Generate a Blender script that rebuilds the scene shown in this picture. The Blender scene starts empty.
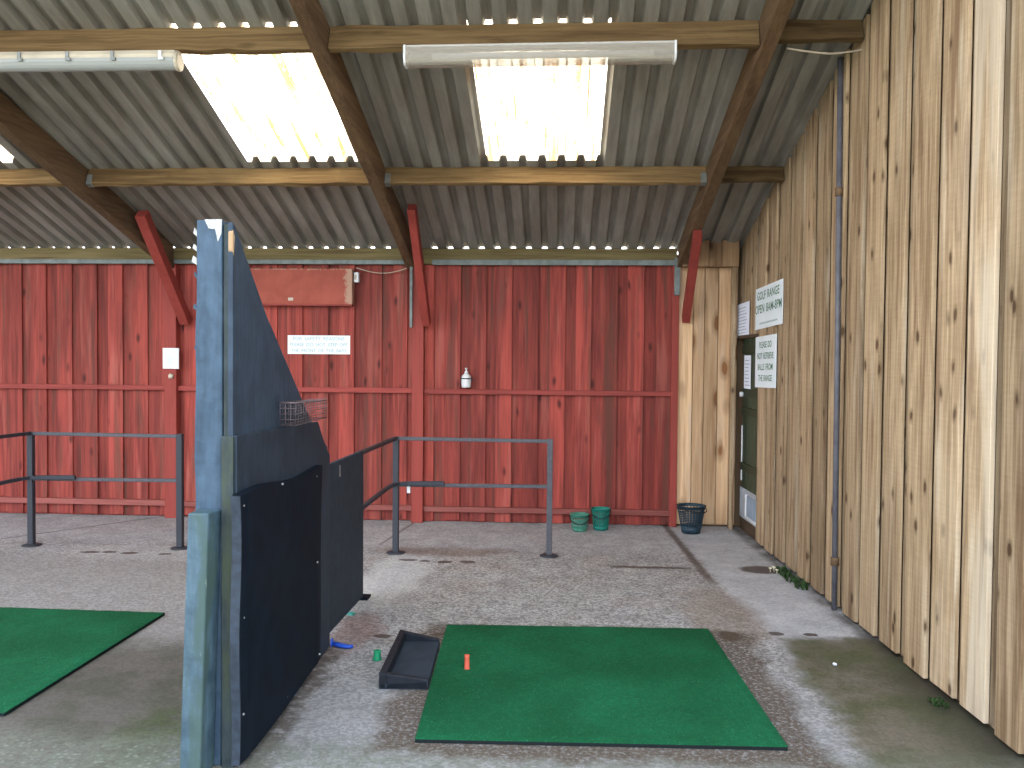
import bpy, math, random
from mathutils import Vector, Matrix
random.seed(7)
C = bpy.context.scene.collection
PI = math.pi

# ------------------------------------------------------------------ mesh builder
class MB:
    def __init__(self):
        self.v, self.f, self.t, self.s = [], [], [], []

    def add(self, verts, faces, tint=0.0, smooth=False):
        n = len(self.v)
        self.v += [tuple(p) for p in verts]
        for f in faces:
            self.f.append([i + n for i in f]); self.t.append(tint); self.s.append(smooth)

    def hexa(self, b, t, tint=0.0):
        """b, t: four bottom and four top corners, counter-clockwise from above"""
        self.add(list(b) + list(t), [(3, 2, 1, 0), (4, 5, 6, 7), (0, 1, 5, 4), (1, 2, 6, 5), (2, 3, 7, 6), (3, 0, 4, 7)], tint)

    def box(self, x0, x1, y0, y1, z0, z1, tint=0.0):
        self.hexa([(x0, y0, z0), (x1, y0, z0), (x1, y1, z0), (x0, y1, z0)],
                  [(x0, y0, z1), (x1, y0, z1), (x1, y1, z1), (x0, y1, z1)], tint)

    def beam(self, p, q, w, h, up=(0, 0, 1), tint=0.0, seg=1, wob=0.0):
        """bar of section w (sideways) x h (along up) from p to q; wob makes its long edges a little uneven"""
        p, q = Vector(p), Vector(q)
        d = (q - p).normalized(); s = d.cross(Vector(up)).normalized(); u = s.cross(d).normalized()
        rings = []
        for i in range(seg + 1):
            c = p.lerp(q, i / seg)
            def j(): return random.uniform(-wob, wob)
            rings.append([c - s * (w / 2 + j()) - u * (h / 2 + j()), c + s * (w / 2 + j()) - u * (h / 2 + j()),
                          c + s * (w / 2 + j()) + u * (h / 2 + j()), c - s * (w / 2 + j()) + u * (h / 2 + j())])
        vs = [x for r in rings for x in r]; fs = [(0, 1, 2, 3), tuple(4 * seg + k for k in (3, 2, 1, 0))]
        for i in range(seg):
            for k in range(4):
                a, b = 4 * i + k, 4 * i + (k + 1) % 4
                fs.append((b, a, a + 4, b + 4))
        self.add(vs, fs, tint)

    def tube(self, pts, r, n=8, tint=0.0, caps=True, closed=False):
        pts = [Vector(p) for p in pts]; m = len(pts); vs, fs = [], []
        t0 = (pts[1] - pts[0]).normalized()
        ref = Vector((0, 0, 1)) if abs(t0.z) < .9 else Vector((1, 0, 0))
        for i, p in enumerate(pts):
            if closed: t = (pts[(i + 1) % m] - pts[i - 1])
            else: t = pts[min(i + 1, m - 1)] - pts[max(i - 1, 0)]
            t.normalize(); a = t.cross(ref).normalized(); b = a.cross(t).normalized()
            rr = r[i] if isinstance(r, (list, tuple)) else r
            vs += [p + a * math.cos(2 * PI * k / n) * rr + b * math.sin(2 * PI * k / n) * rr for k in range(n)]
        for i in range(m if closed else m - 1):
            for k in range(n):
                a, b = i * n + k, i * n + (k + 1) % n
                c, d = ((i + 1) % m) * n + k, ((i + 1) % m) * n + (k + 1) % n
                fs.append((a, b, d, c))
        if caps and not closed:
            fs.append(tuple(range(n - 1, -1, -1))); fs.append(tuple((m - 1) * n + k for k in range(n)))
        self.add(vs, fs, tint, True)

    def lathe(self, c, prof, n=24, axis='Z', tint=0.0):
        vs, fs = [], []
        for r, h in prof:
            for k in range(n):
                a = 2 * PI * k / n
                x, y = r * math.cos(a), r * math.sin(a)
                vs.append((c[0] + x, c[1] + y, c[2] + h) if axis == 'Z' else (c[0] + x, c[1] - h, c[2] + y) if axis == 'Y' else (c[0] + h, c[1] + x, c[2] + y))
        for i in range(len(prof) - 1):
            for k in range(n):
                a, b = i * n + k, i * n + (k + 1) % n
                fs.append((a, b, b + n, a + n))
        self.add(vs, fs, tint, True)

    def prism(self, poly, a0, a1, axis='X', tint=0.0):
        """poly: 2-D outline, extruded from a0 to a1 along axis (X: poly is y,z; Y: poly is x,z; Z: poly is x,y)"""
        def P(p, a): return (a, p[0], p[1]) if axis == 'X' else (p[0], a, p[1]) if axis == 'Y' else (p[0], p[1], a)
        n = len(poly)
        vs = [P(p, a0) for p in poly] + [P(p, a1) for p in poly]
        fs = [tuple(range(n - 1, -1, -1)), tuple(range(n, 2 * n))] + [(i, (i + 1) % n, (i + 1) % n + n, i + n) for i in range(n)]
        self.add(vs, fs, tint)

    def build(self, name, material, parent=None, bevel=0.0, solid=0.0):
        off = Vector((0, 0, 0)); p = parent
        while p is not None:
            off += p.location; p = p.parent
        me = bpy.data.meshes.new(name)
        me.from_pydata([tuple(Vector(v) - off) for v in self.v], [], self.f)
        at = me.attributes.new('tint', 'FLOAT', 'FACE'); at.data.foreach_set('value', self.t)
        me.polygons.foreach_set('use_smooth', self.s)
        import bmesh
        bm = bmesh.new(); bm.from_mesh(me); bmesh.ops.recalc_face_normals(bm, faces=bm.faces); bm.to_mesh(me); bm.free()
        me.materials.append(material)
        o = bpy.data.objects.new(name, me); C.objects.link(o)
        if parent is not None: o.parent = parent
        if solid:
            m = o.modifiers.new('solid', 'SOLIDIFY'); m.thickness = solid; m.offset = 0
        if bevel:
            m = o.modifiers.new('bevel', 'BEVEL'); m.width = bevel; m.segments = 2; m.limit_method = 'ANGLE'; m.angle_limit = .6
        return o

def tag(o, label, cat, group=None, kind=None):
    o['label'] = label; o['category'] = cat
    if group: o['group'] = group
    if kind: o['kind'] = kind
    return o

def thing(name, label, cat, loc, group=None, kind=None):
    o = bpy.data.objects.new(name, None); C.objects.link(o); o.location = loc
    o.empty_display_size = .1
    return tag(o, label, cat, group, kind)

def struct(o, label=None):
    o['kind'] = 'structure'
    if label: o['label'] = label
    return o

# ------------------------------------------------------------------ materials
class NT:
    def __init__(self, name):
        self.m = bpy.data.materials.new(name); self.m.use_nodes = True
        self.t = self.m.node_tree; self.b = self.t.nodes['Principled BSDF']; self.out = self.t.nodes['Material Output']
        self._co = None
    def n(self, typ, **kw):
        x = self.t.nodes.new(typ)
        for k, v in kw.items(): setattr(x, k, v)
        return x
    def set(self, sock, v):
        if hasattr(v, 'is_linked') or isinstance(v, bpy.types.NodeSocket): self.t.links.new(v, sock)
        else: sock.default_value = v
    def co(self):
        if self._co is None: self._co = self.n('ShaderNodeTexCoord').outputs['Object']
        return self._co
    def math(self, op, a, b=0.0, clamp=False):
        x = self.n('ShaderNodeMath', operation=op, use_clamp=clamp); self.set(x.inputs[0], a); self.set(x.inputs[1], b); return x.outputs[0]
    def vmul(self, v, s):
        x = self.n('ShaderNodeVectorMath', operation='MULTIPLY'); self.set(x.inputs[0], v); x.inputs[1].default_value = s; return x.outputs[0]
    def vadd(self, a, b):
        x = self.n('ShaderNodeVectorMath', operation='ADD'); self.set(x.inputs[0], a); self.set(x.inputs[1], b); return x.outputs[0]
    def noise(self, vec, scale, detail=4, rough=.55, dist=0.0):
        x = self.n('ShaderNodeTexNoise'); self.set(x.inputs['Vector'], vec)
        x.inputs['Scale'].default_value = scale; x.inputs['Detail'].default_value = detail
        x.inputs['Roughness'].default_value = rough; x.inputs['Distortion'].default_value = dist
        return x.outputs['Fac'], x.outputs['Color']
    def voro(self, vec, scale, feature='F1'):
        x = self.n('ShaderNodeTexVoronoi', feature=feature); self.set(x.inputs['Vector'], vec); x.inputs['Scale'].default_value = scale
        return x.outputs['Distance'], x.outputs['Color']
    def rng(self, v, a, b, c=0.0, d=1.0):
        x = self.n('ShaderNodeMapRange'); x.interpolation_type = 'SMOOTHSTEP'; self.set(x.inputs[0], v)
        for i, k in enumerate((a, b, c, d)): x.inputs[i + 1].default_value = k
        return x.outputs[0]
    def mix(self, fac, a, b, mode='MIX'):
        x = self.n('ShaderNodeMix', data_type='RGBA', blend_type=mode); self.set(x.inputs[0], fac)
        for s, v in ((x.inputs[6], a), (x.inputs[7], b)):
            if isinstance(v, bpy.types.NodeSocket): self.t.links.new(v, s)
            else: s.default_value = (*v, 1)
        return x.outputs[2]
    def bright(self, col, fac):
        x = self.n('ShaderNodeVectorMath', operation='SCALE'); self.set(x.inputs[0], col); self.set(x.inputs['Scale'], fac); return x.outputs[0]
    def attr(self, name):
        x = self.n('ShaderNodeAttribute', attribute_name=name); return x.outputs['Fac']
    def sep(self, v):
        x = self.n('ShaderNodeSeparateXYZ'); self.set(x.inputs[0], v); return x.outputs
    def comb(self, a, b, c):
        x = self.n('ShaderNodeCombineXYZ')
        for i, v in enumerate((a, b, c)): self.set(x.inputs[i], v)
        return x.outputs[0]
    def bump(self, h, strength=.3, dist=.01):
        x = self.n('ShaderNodeBump'); self.set(x.inputs['Height'], h); x.inputs['Strength'].default_value = strength; x.inputs['Distance'].default_value = dist
        self.t.links.new(x.outputs[0], self.b.inputs['Normal'])
    def done(self, col=None, rough=.7, spec=.3, metal=0.0):
        if col is not None:
            if isinstance(col, bpy.types.NodeSocket): self.t.links.new(col, self.b.inputs['Base Color'])
            else: self.b.inputs['Base Color'].default_value = (*col, 1)
        self.set(self.b.inputs['Roughness'], rough); self.b.inputs['Specular IOR Level'].default_value = spec; self.b.inputs['Metallic'].default_value = metal
        return self.m

def plain(name, col, rough=.6, spec=.3, metal=0.0, var=.15, scale=25):
    """one colour with a little uneven wear"""
    k = NT(name); f, _ = k.noise(k.co(), scale, 5)
    c = k.bright(k.mix(0.0, col, col), k.rng(f, .25, .75, 1 - var, 1 + var))
    return k.done(c, rough, spec, metal)

def wood(name, dark, light, axis='Z', knots=True, knotcol=(.07, .035, .018), bleach=None, tintamt=.35, rough=.75, knot_r=.2, grain=1.0, stain_or_tone=None, saw=None, kscale=(7.5, 3.0), kshare=.6):
    """timber with its grain along axis; 'tint' on the faces makes each board a little lighter or darker"""
    k = NT(name); co = k.co(); ti = k.attr('tint')
    off = k.comb(k.math('MULTIPLY', ti, 3.7), k.math('MULTIPLY', ti, 5.1), k.math('MULTIPLY', ti, 17.3))
    co = k.vadd(co, off)
    def st(a, l): return tuple(l if x == axis else a for x in 'XYZ')
    big, bigc = k.noise(k.vmul(co, st(7, .9)), 1.0, 3, .5, .6)
    g1, _ = k.noise(k.vmul(co, st(38, 1.5)), 1.0, 5, .6, .7)
    g2, _ = k.noise(k.vmul(co, st(150, 3.0)), 1.0, 4, .6, .2)
    f = k.math('ADD', k.math('MULTIPLY', k.rng(g1, .3, .7), .55 * grain), k.math('ADD', k.math('MULTIPLY', k.rng(big, .3, .7), .45), k.math('MULTIPLY', k.math('SUBTRACT', g2, .5), .5 * grain)))
    col = k.mix(k.math('MULTIPLY', f, 1.0, True), dark, light)
    if bleach:
        bn, _ = k.noise(k.vmul(co, st(9, .7)), 1.3, 3, .5)
        col = k.mix(k.rng(bn, .55, .75, 0, .75), col, bleach)
    if stain_or_tone:
        sn, _ = k.noise(k.vmul(co, st(14, .8)), 1.0, 4, .6, .4)
        col = k.mix(k.rng(sn, .52, .68, 0, .8), col, stain_or_tone)
    if knots:
        wv = k.vadd(k.vmul(co, st(*kscale)), k.bright(bigc, .35))
        d, c = k.voro(wv, 1.0)
        pick = k.rng(k.sep(c)[0], 1 - kshare, 1.02 - kshare)
        ring = k.math('MULTIPLY', k.rng(d, knot_r * 1.7, knot_r * .9, 0, .5), pick)
        core = k.math('MULTIPLY', k.rng(d, knot_r * .95, knot_r * .62, 0, .92), pick)
        col = k.mix(ring, col, tuple(a * .55 for a in dark)); col = k.mix(core, col, knotcol)
    col = k.bright(col, k.math('ADD', 1.0, k.math('MULTIPLY', ti, tintamt)))
    if saw:      # saw marks across the boards, and silvered boards
        sw, _ = k.noise(k.vmul(co, st(7, 95)), 1.0, 2, .5); col = k.bright(col, k.rng(sw, .3, .7, .96, 1.04))
        col = k.mix(k.math('MULTIPLY', k.rng(ti, .6, 1.3, 0, .75), k.rng(big, .40, .62, .1, 1)), col, saw)
    k.bump(k.math('ADD', g1, k.math('MULTIPLY', g2, .6)), .35, .004)
    return k.done(col, rough, .2)

M = {}
M['red'] = wood('red_painted_boards', (.125, .023, .019), (.325, .058, .044), 'Z', True, (.07, .016, .013), (.36, .10, .078), .26, .65, .12, 1.2, (.13, .048, .034))
M['redX'] = wood('red_painted_rail', (.18, .032, .027), (.31, .058, .048), 'X', False, tintamt=.2, rough=.6)
M['redp'] = wood('red_painted_post', (.22, .038, .030), (.32, .060, .048), 'Z', False, tintamt=.2, rough=.6, grain=.7)
M['redlow'] = wood('dusty_red_lower_rail', (.19, .050, .043), (.29, .098, .083), 'X', False, tintamt=.2, rough=.7)
M['tan'] = wood('weathered_larch_boards', (.20, .13, .07), (.46, .34, .212), 'Z', True, (.075, .04, .02), (.52, .44, .325), .34, .75, .155, 1.45, (.17, .10, .055), (.60, .53, .42), (9, 4.6), .8)
M['new'] = wood('pale_new_boards', (.37, .215, .11), (.62, .43, .26), 'Z', True, (.2, .085, .03), (.46, .35, .26), .30, .7, .26, 1.1)
M['oldwood'] = wood('stained_header_boards', (.20, .115, .06), (.34, .22, .125), 'Z', True, (.04, .02, .01), None, .3, .75, .3, 1, (.06, .035, .02))
M['purlin'] = wood('rough_sawn_purlin_timber', (.085, .05, .02), (.205, .135, .062), 'X', True, (.06, .03, .012), (.25, .175, .085), .35, .8, .15, 1.1, (.075, .042, .018))
M['rafter'] = wood('dark_rafter_timber', (.075, .045, .026), (.17, .108, .06), 'Y', False, tintamt=.3, rough=.8)
M['beam'] = wood('eaves_beam_timber', (.12, .095, .04), (.22, .175, .085), 'X', False, tintamt=.3, rough=.8, stain_or_tone=(.09, .06, .028))

def paint_over_wood(name, base, dark, under, chip_lo, chip_hi, moss=None, scale=1.0):
    k = NT(name); co = k.co()
    a, _ = k.noise(co, 9 * scale, 6, .65, .4); b, _ = k.noise(k.vmul(co, (40, 40, 7)), 1.0, 5, .6)
    col = k.mix(k.rng(a, .3, .72), dark, base)
    col = k.bright(col, k.rng(b, .2, .8, .78, 1.2))
    if moss:
        g, _ = k.noise(k.vmul(co, (9, 9, 2.2)), 1.0, 5, .6); col = k.mix(k.rng(g, .48, .64, 0, .85), col, moss)
    c, _ = k.noise(k.vmul(co, (30, 30, 6)), 1.0, 6, .7, .5)
    col = k.mix(k.rng(c, chip_lo, chip_hi), col, under)
    k.bump(b, .4, .004)
    return k.done(col, .6, .3)
M['bluepaint'] = paint_over_wood('flaking_blue_paint', (.041, .074, .114), (.022, .044, .072), (.30, .31, .29), .73, .77)
M['greenblue'] = paint_over_wood('mossy_blue_green_paint', (.062, .106, .138), (.028, .054, .074), (.19, .24, .21), .68, .76, (.040, .070, .062))
M['mossedge'] = paint_over_wood('mossy_panel_edge', (.028, .042, .046), (.014, .022, .027), (.10, .115, .09), .66, .74, (.036, .050, .030))
M['slate'] = paint_over_wood('slate_blue_panel_paint', (.026, .045, .072), (.016, .029, .048), (.16, .19, .22), .74, .78)
M['slate2'] = paint_over_wood('dark_slate_panel_paint', (.016, .029, .046), (.009, .018, .030), (.12, .15, .17), .75, .79)
M['chip'] = wood('splintered_bare_timber', (.24, .14, .07), (.40, .29, .18), 'Z', False)
M['rubber'] = plain('black_rubber_sheet', (.003, .0065, .0125), .62, .09, 0, .3, 9)
M['rubberedge'] = plain('worn_rubber_edge', (.017, .026, .040), .6, .3, 0, .35, 30)
M['board'] = plain('grey_black_rubber_board', (.023, .034, .048), .62, .12, 0, .2, 14)
M['tray'] = plain('tray_rubber', (.010, .0135, .020), .6, .2, 0, .35, 25)
M['railmetal'] = plain('dark_painted_handrail_steel', (.030, .034, .044), .5, .3, .1, .2, 120)
M['railworn'] = plain('worn_handrail_steel', (.070, .072, .085), .55, .35, .1, .3, 110)
M['galv'] = plain('galvanised_grey', (.20, .215, .21), .5, .4, .35, .3, 12)
M['trunk'] = plain('grey_trunking', (.15, .18, .175), .5, .3, 0, .25, 14)
M['pole'] = plain('grey_conduit', (.10, .10, .118), .55, .4, 0, .3, 9)
M['white'] = plain('white_plastic', (.62, .64, .66), .4, .4, 0, .06)
M['cream'] = plain('yellowed_cream_plastic', (.48, .43, .34), .45, .4, 0, .15, 6)
M['sign'] = plain('white_sign_board', (.74, .83, .88), .45, .35, 0, .05, 5)
M['paper'] = plain('white_paper', (.72, .77, .88), .8, .1, 0, .05, 8)
M['flake'] = plain('flaked_pale_primer', (.36, .37, .36), .8, .1, 0, .3, 60)
M['inkgreen'] = plain('green_sign_ink', (.07, .19, .12), .6, .2, 0, .1)
M['inkpale'] = plain('faded_green_ink', (.36, .46, .49), .6, .2, 0, .1)
M['inkgrey'] = plain('grey_print', (.34, .38, .46), .7, .2, 0, .1)
M['screw'] = plain('zinc_screw_head', (.22, .23, .24), .5, .4, .3, .2)
M['cable'] = plain('pale_cable_sheath', (.42, .36, .28), .5, .3, 0, .1)
M['wire'] = plain('rusty_grey_wire', (.15, .115, .125), .55, .3, .4, .3)
M['matbase'] = plain('mat_black_foam_edge', (.004, .008, .009), .8, .2, 0, .2)
M['teeorange'] = plain('orange_rubber', (.50, .095, .055), .55, .3, 0, .15)
M['teegreen'] = plain('green_rubber', (.012, .24, .11), .5, .3, 0, .15)
M['teeblue'] = plain('blue_rubber', (.015, .07, .40), .5, .35, 0, .1)
M['teeteal'] = plain('teal_rubber', (.05, .32, .27), .5, .3, 0, .1)
M['bgreen'] = plain('pale_green_basket_plastic', (.055, .22, .16), .5, .35, 0, .2)
M['bgreen2'] = plain('green_basket_plastic', (.010, .18, .14), .5, .35, 0, .2)
M['bnavy'] = plain('navy_basket_plastic', (.016, .038, .056), .5, .35, 0, .2)
M['black'] = plain('black_plastic', (.012, .012, .014), .5, .35)
M['doorgreen'] = wood('dark_green_door_paint', (.020, .034, .020), (.045, .062, .036), 'Z', False, tintamt=.4, rough=.45)
M['doorteal'] = plain('dark_teal_paint', (.012, .04, .045), .5, .3)
M['hatch'] = plain('pale_grey_hatch_paint', (.34, .37, .41), .5, .3, 0, .15, 8)
M['hatchdark'] = plain('blue_grey_hatch_panel', (.24, .32, .42), .4, .4, 0, .15, 8)
M['sill'] = wood('dark_brown_sill', (.055, .035, .022), (.11, .075, .05), 'Y', False)
M['leaf'] = plain('weed_leaf', (.022, .055, .014), .6, .2, 0, .4, 40)
M['flower'] = plain('cream_petals', (.70, .66, .48), .7, .2)
M['litter'] = plain('dark_litter', (.03, .025, .022), .9, .1)

# corrugated sheet: grey, stained
k = NT('dirty_grey_corrugated_sheet'); co = k.co()
a, _ = k.noise(k.vmul(co, (1.6, .5, .5)), 2.2, 5, .6, .3); b, _ = k.noise(k.vmul(co, (30, 2.5, 2.5)), 1.0, 5, .65)
col = k.mix(k.rng(a, .3, .7), (.21, .195, .175), (.30, .295, .275)); col = k.bright(col, k.rng(b, .2, .8, .8, 1.18))
M['sheet'] = k.done(col, .55, .3, 0)

# translucent roof light sheet, dirty along the ribs
k = NT('translucent_rooflight_sheet'); co = k.co()
n1, _ = k.noise(k.vmul(co, (26, 1.6, 1.6)), 1.0, 4, .6, .3); n2, _ = k.noise(co, 55, 5, .7)
rib = k.attr('tint')   # dirt lies in the valleys of the outside face
dirt = k.math('MULTIPLY', k.rng(k.math('ADD', k.math('MULTIPLY', n1, .62), k.math('MULTIPLY', n2, .38)), .40, .58), k.math('ADD', .06, k.math('MULTIPLY', rib, .85)), True)
colr = k.mix(dirt, (.92, .87, .72), (.26, .105, .014))
tr = k.n('ShaderNodeBsdfTranslucent'); k.t.links.new(colr, tr.inputs[0])
df = k.n('ShaderNodeBsdfDiffuse'); k.t.links.new(colr, df.inputs[0])
ms = k.n('ShaderNodeMixShader'); ms.inputs[0].default_value = .25
k.t.links.new(tr.outputs[0], ms.inputs[1]); k.t.links.new(df.outputs[0], ms.inputs[2]); k.t.links.new(ms.outputs[0], k.out.inputs[0])
M['rooflight'] = k.m

def lampcover(name, col, clear):
    k = NT(name)
    g = k.n('ShaderNodeBsdfPrincipled'); g.inputs['Base Color'].default_value = (*col, 1); g.inputs['Roughness'].default_value = .25
    t = k.n('ShaderNodeBsdfTransparent'); ms = k.n('ShaderNodeMixShader'); ms.inputs[0].default_value = clear
    k.t.links.new(g.outputs[0], ms.inputs[1]); k.t.links.new(t.outputs[0], ms.inputs[2]); k.t.links.new(ms.outputs[0], k.out.inputs[0])
    return k.m
M['covergrey'] = lampcover('clear_lamp_cover', (.36, .385, .375), .22)
M['coverwhite'] = lampcover('milky_lamp_cover', (.46, .43, .37), .60)

# green turf
k = NT('worn_green_turf'); co = k.co()
f1, c1 = k.noise(co, 260, 3, .7); f2, _ = k.noise(co, 2.0, 3, .5, .2); d, vc = k.voro(co, 190); f3, _ = k.noise(co, 38, 4, .7)
col = k.mix(k.rng(f2, .3, .72), (.0045, .068, .026), (.007, .103, .043))
col = k.bright(col, k.rng(f1, .25, .75, .55, 1.5)); col = k.bright(col, k.rng(f3, .25, .75, .85, 1.15))
spk = k.rng(k.sep(vc)[0], .96, .985); col = k.mix(k.math('MULTIPLY', spk, .35), col, (.06, .22, .13))
k.bump(f1, .8, .006)
M['turf'] = k.done(col, .85, .12)

# ---- concrete floor with its stains (all in floor metres)
k = NT('stained_concrete_floor'); co = k.co(); w, wc = k.noise(co, 3.0, 5, .65); w2, wc2 = k.noise(co, 14, 4, .7)
warp = k.vadd(co, k.vmul(k.vadd(wc, (-.5, -.5, -.5)), (.30, .30, 0))); warp = k.vadd(warp, k.vmul(k.vadd(wc2, (-.5, -.5, -.5)), (.09, .09, 0)))
X, Y, _z = k.sep(co); WX, WY, _z = k.sep(warp)
d1, vc1 = k.voro(co, 75); r1 = k.sep(vc1)[0]; fine, _ = k.noise(co, 160, 3, .7); mid, _ = k.noise(co, 5, 5, .65); br, _ = k.noise(co, 2.1, 4, .6)
agg = k.mix(k.rng(mid, .3, .7), (.222, .214, .214), (.302, .298, .304))
agg = k.mix(k.rng(br, .48, .72, 0, .4), agg, (.25, .205, .175))
agg = k.bright(agg, k.rng(r1, .0, 1., .72, 1.3)); agg = k.bright(agg, k.rng(fine, .25, .75, .82, 1.2))
smooth = k.mix(k.rng(mid, .3, .7), (.33, .332, .352), (.43, .435, .46)); smooth = k.bright(smooth, k.rng(fine, .2, .8, .93, 1.07))
joint_x = k.math('ADD', 1.05, k.math('MULTIPLY', k.math('SUBTRACT', 7.3, WY), .043))
pathm = k.rng(k.math('SUBTRACT', WX, joint_x), -.02, .05)
col = k.mix(pathm, agg, smooth)
back = k.rng(WY, 6.7, 7.2, 0, .55); col = k.mix(back, col, smooth)
SX, SY, _z = k.sep(k.vadd(co, k.vmul(k.vadd(wc2, (-.5, -.5, -.5)), (.06, .05, 0))))
def ell(cx, cy, rx, ry, soft=.5, wp=True):
    ax = k.math('DIVIDE', k.math('SUBTRACT', WX if wp else SX, cx), rx); ay = k.math('DIVIDE', k.math('SUBTRACT', WY if wp else SY, cy), ry)
    return k.rng(k.math('ADD', k.math('MULTIPLY', ax, ax), k.math('MULTIPLY', ay, ay)), 1.0 + soft, 1.0 - soft)
def stain_or_tone(m, c, amt=1.0):
    global col
    col = k.mix(k.math('MULTIPLY', m, amt, True), col, c)
def band(v, a, b, s): return k.math('MULTIPLY', k.rng(v, a - s, a + s), k.rng(v, b + s, b - s))
# pale worn patches, brown patches, then a painted darkening against the front light
stain_or_tone(ell(-1.15, 6.0, .22, .75, .6), (.42, .42, .43), .7); stain_or_tone(ell(-3.0, 6.6, 1.0, .25, .7), (.38, .375, .38), .4)
stain_or_tone(ell(-.9, 6.85, .55, .16, .7), (.17, .115, .085), .6); stain_or_tone(ell(-1.13, 4.75, .13, .40, .7), (.20, .105, .085), .55)
stain_or_tone(ell(1.0, 5.35, .22, .55, .6), (.215, .17, .14), .6); stain_or_tone(ell(-2.35, 4.2, .6, .8, .7), (.13, .10, .082), .45); stain_or_tone(ell(-.8, 3.55, .55, .5, .7), (.32, .318, .325), .15)
stain_or_tone(k.math('MULTIPLY', k.rng(WX, -1.45, -1.75), k.rng(WY, 6.6, 6.2)), (.222, .208, .205), .7)
stain_or_tone(k.rng(WY, 4.9, 3.5), (.205, .202, .205), .75)  # front floor colour darkened to offset the stronger sky light there
# row of drips under the eaves run-off
for sx, sy, rx, ry in ((-1.139, 6.523, .07, .030), (-1.005, 6.502, .045, .026), (-.851, 6.483, .06, .045), (-.678, 6.499, .06, .04), (-3.65, 6.564, .08, .035), (-3.497, 6.578, .06, .03), (-3.327, 6.559, .07, .04), (-3.044, 6.55, .05, .028), (-.96, 4.712, .05, .035), (-.814, 4.742, .04, .028), (-.652, 4.773, .05, .03), (.96, 4.87, .06, .09), (1.23, 4.93, .04, .035), (1.42, 4.93, .04, .03), (1.5, 6.45, .16, .12)):
    stain_or_tone(ell(sx, sy, rx, ry, .35, False), (.055, .036, .028), .88)
# cracks and joints
SX, SY, _z = k.sep(k.vadd(co, k.vmul(k.vadd(wc2, (-.5, -.5, -.5)), (.05, .05, 0))))
jm = k.math('MULTIPLY', band(k.math('SUBTRACT', SX, k.math('ADD', 1.02, k.math('MULTIPLY', k.math('SUBTRACT', 7.3, WY), .036))), -.030, .030, .02), k.rng(WY, 5.8, 6.3)); stain_or_tone(jm, (.085, .065, .055), .85)
cm = k.math('MULTIPLY', band(SY, 6.42, 6.48, .018), band(WX, .40, 1.0, .05)); stain_or_tone(cm, (.07, .045, .035), .9)
lm = k.math('MULTIPLY', band(k.math('ADD', X, k.math('MULTIPLY', k.math('SUBTRACT', Y, 8.1), -.75)), -3.80, -3.77, .012), k.rng(Y, 6.9, 7.0)); stain_or_tone(lm, (.07, .06, .055), .8)
lm = k.math('MULTIPLY', band(k.math('ADD', X, k.math('MULTIPLY', k.math('SUBTRACT', Y, 8.1), -.12)), -1.35, -1.325, .01), k.rng(Y, 7.0, 7.1)); stain_or_tone(lm, (.09, .08, .075), .7)
# dirt along the foot of the divider
dd = k.math('MULTIPLY', band(WX, -1.30, -1.10, .03), band(WY, 3.0, 4.55, .1)); stain_or_tone(k.math('MULTIPLY', dd, k.rng(w2, .3, .55)), (.06, .048, .038), .85)
# damp moss: by the boarded wall, in the left bay and along the front edge
wet = k.math('MULTIPLY', k.rng(WX, 1.13, 1.28), k.rng(WY, 4.95, 4.80)); mo, _ = k.noise(co, 3.2, 5, .6)
stain_or_tone(wet, (.12, .104, .08), .95); stain_or_tone(k.math('MULTIPLY', wet, k.rng(mo, .35, .62)), (.066, .074, .038), .9)
stain_or_tone(k.math('MULTIPLY', k.math('MULTIPLY', wet, k.rng(WX, 1.42, 1.75)), k.rng(WY, 4.7, 4.2)), (.036, .040, .026), .85)
foot = k.math('MULTIPLY', k.rng(k.math('ADD', X, k.math('MULTIPLY', Y, .0351)), 1.80, 1.90), k.rng(w, .3, .6)); stain_or_tone(foot, (.05, .043, .033), .8)
lw = k.math('MULTIPLY', k.rng(WX, -1.30, -1.7), k.rng(WY, 4.75, 4.2)); stain_or_tone(lw, (.084, .073, .062), .92); stain_or_tone(k.math('MULTIPLY', lw, k.rng(mo, .42, .6)), (.05, .052, .034), .6)
stain_or_tone(k.math('MULTIPLY', k.math('MULTIPLY', band(WX, -1.75, -1.3, .15), k.rng(WY, 3.9, 3.4)), k.rng(w2, .3, .6)), (.05, .07, .022), .9)
fm = k.rng(WY, 3.52, 3.28); stain_or_tone(k.math('MULTIPLY', fm, k.rng(w2, .30, .6, .25, 1)), (.125, .13, .105), .8); peb, pc = k.voro(co, 38)
stain_or_tone(k.math('MULTIPLY', k.math('MULTIPLY', k.rng(WY, 3.36, 3.26), k.rng(peb, .42, .2)), k.rng(k.sep(pc)[1], .35, .6)), (.22, .23, .20), .45)
# grit round the hitting mat
gx = k.math('SUBTRACT', k.math('ABSOLUTE', k.math('SUBTRACT', WX, .16)), .80); gy = k.math('SUBTRACT', k.math('ABSOLUTE', k.math('SUBTRACT', WY, 4.12)), .74)
gd = k.math('MAXIMUM', gx, gy); gn, _ = k.noise(co, 55, 4, .7); gr = k.math('MULTIPLY', k.rng(gd, .15, .045), k.rng(gn, .38, .52, .25, 1)); stain_or_tone(k.math('MULTIPLY', gr, k.rng(w2, .22, .42)), (.070, .050, .036), .92)
col = k.bright(k.bright(col, k.rng(r1, 0, 1, .88, 1.12)), k.rng(fine, .25, .75, .90, 1.10))
k.bump(k.math('ADD', k.math('MULTIPLY', r1, .5), fine), .22, .004)
M['floor'] = k.done(col, k.rng(wet, 0, 1, .85, .5), .25)

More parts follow.
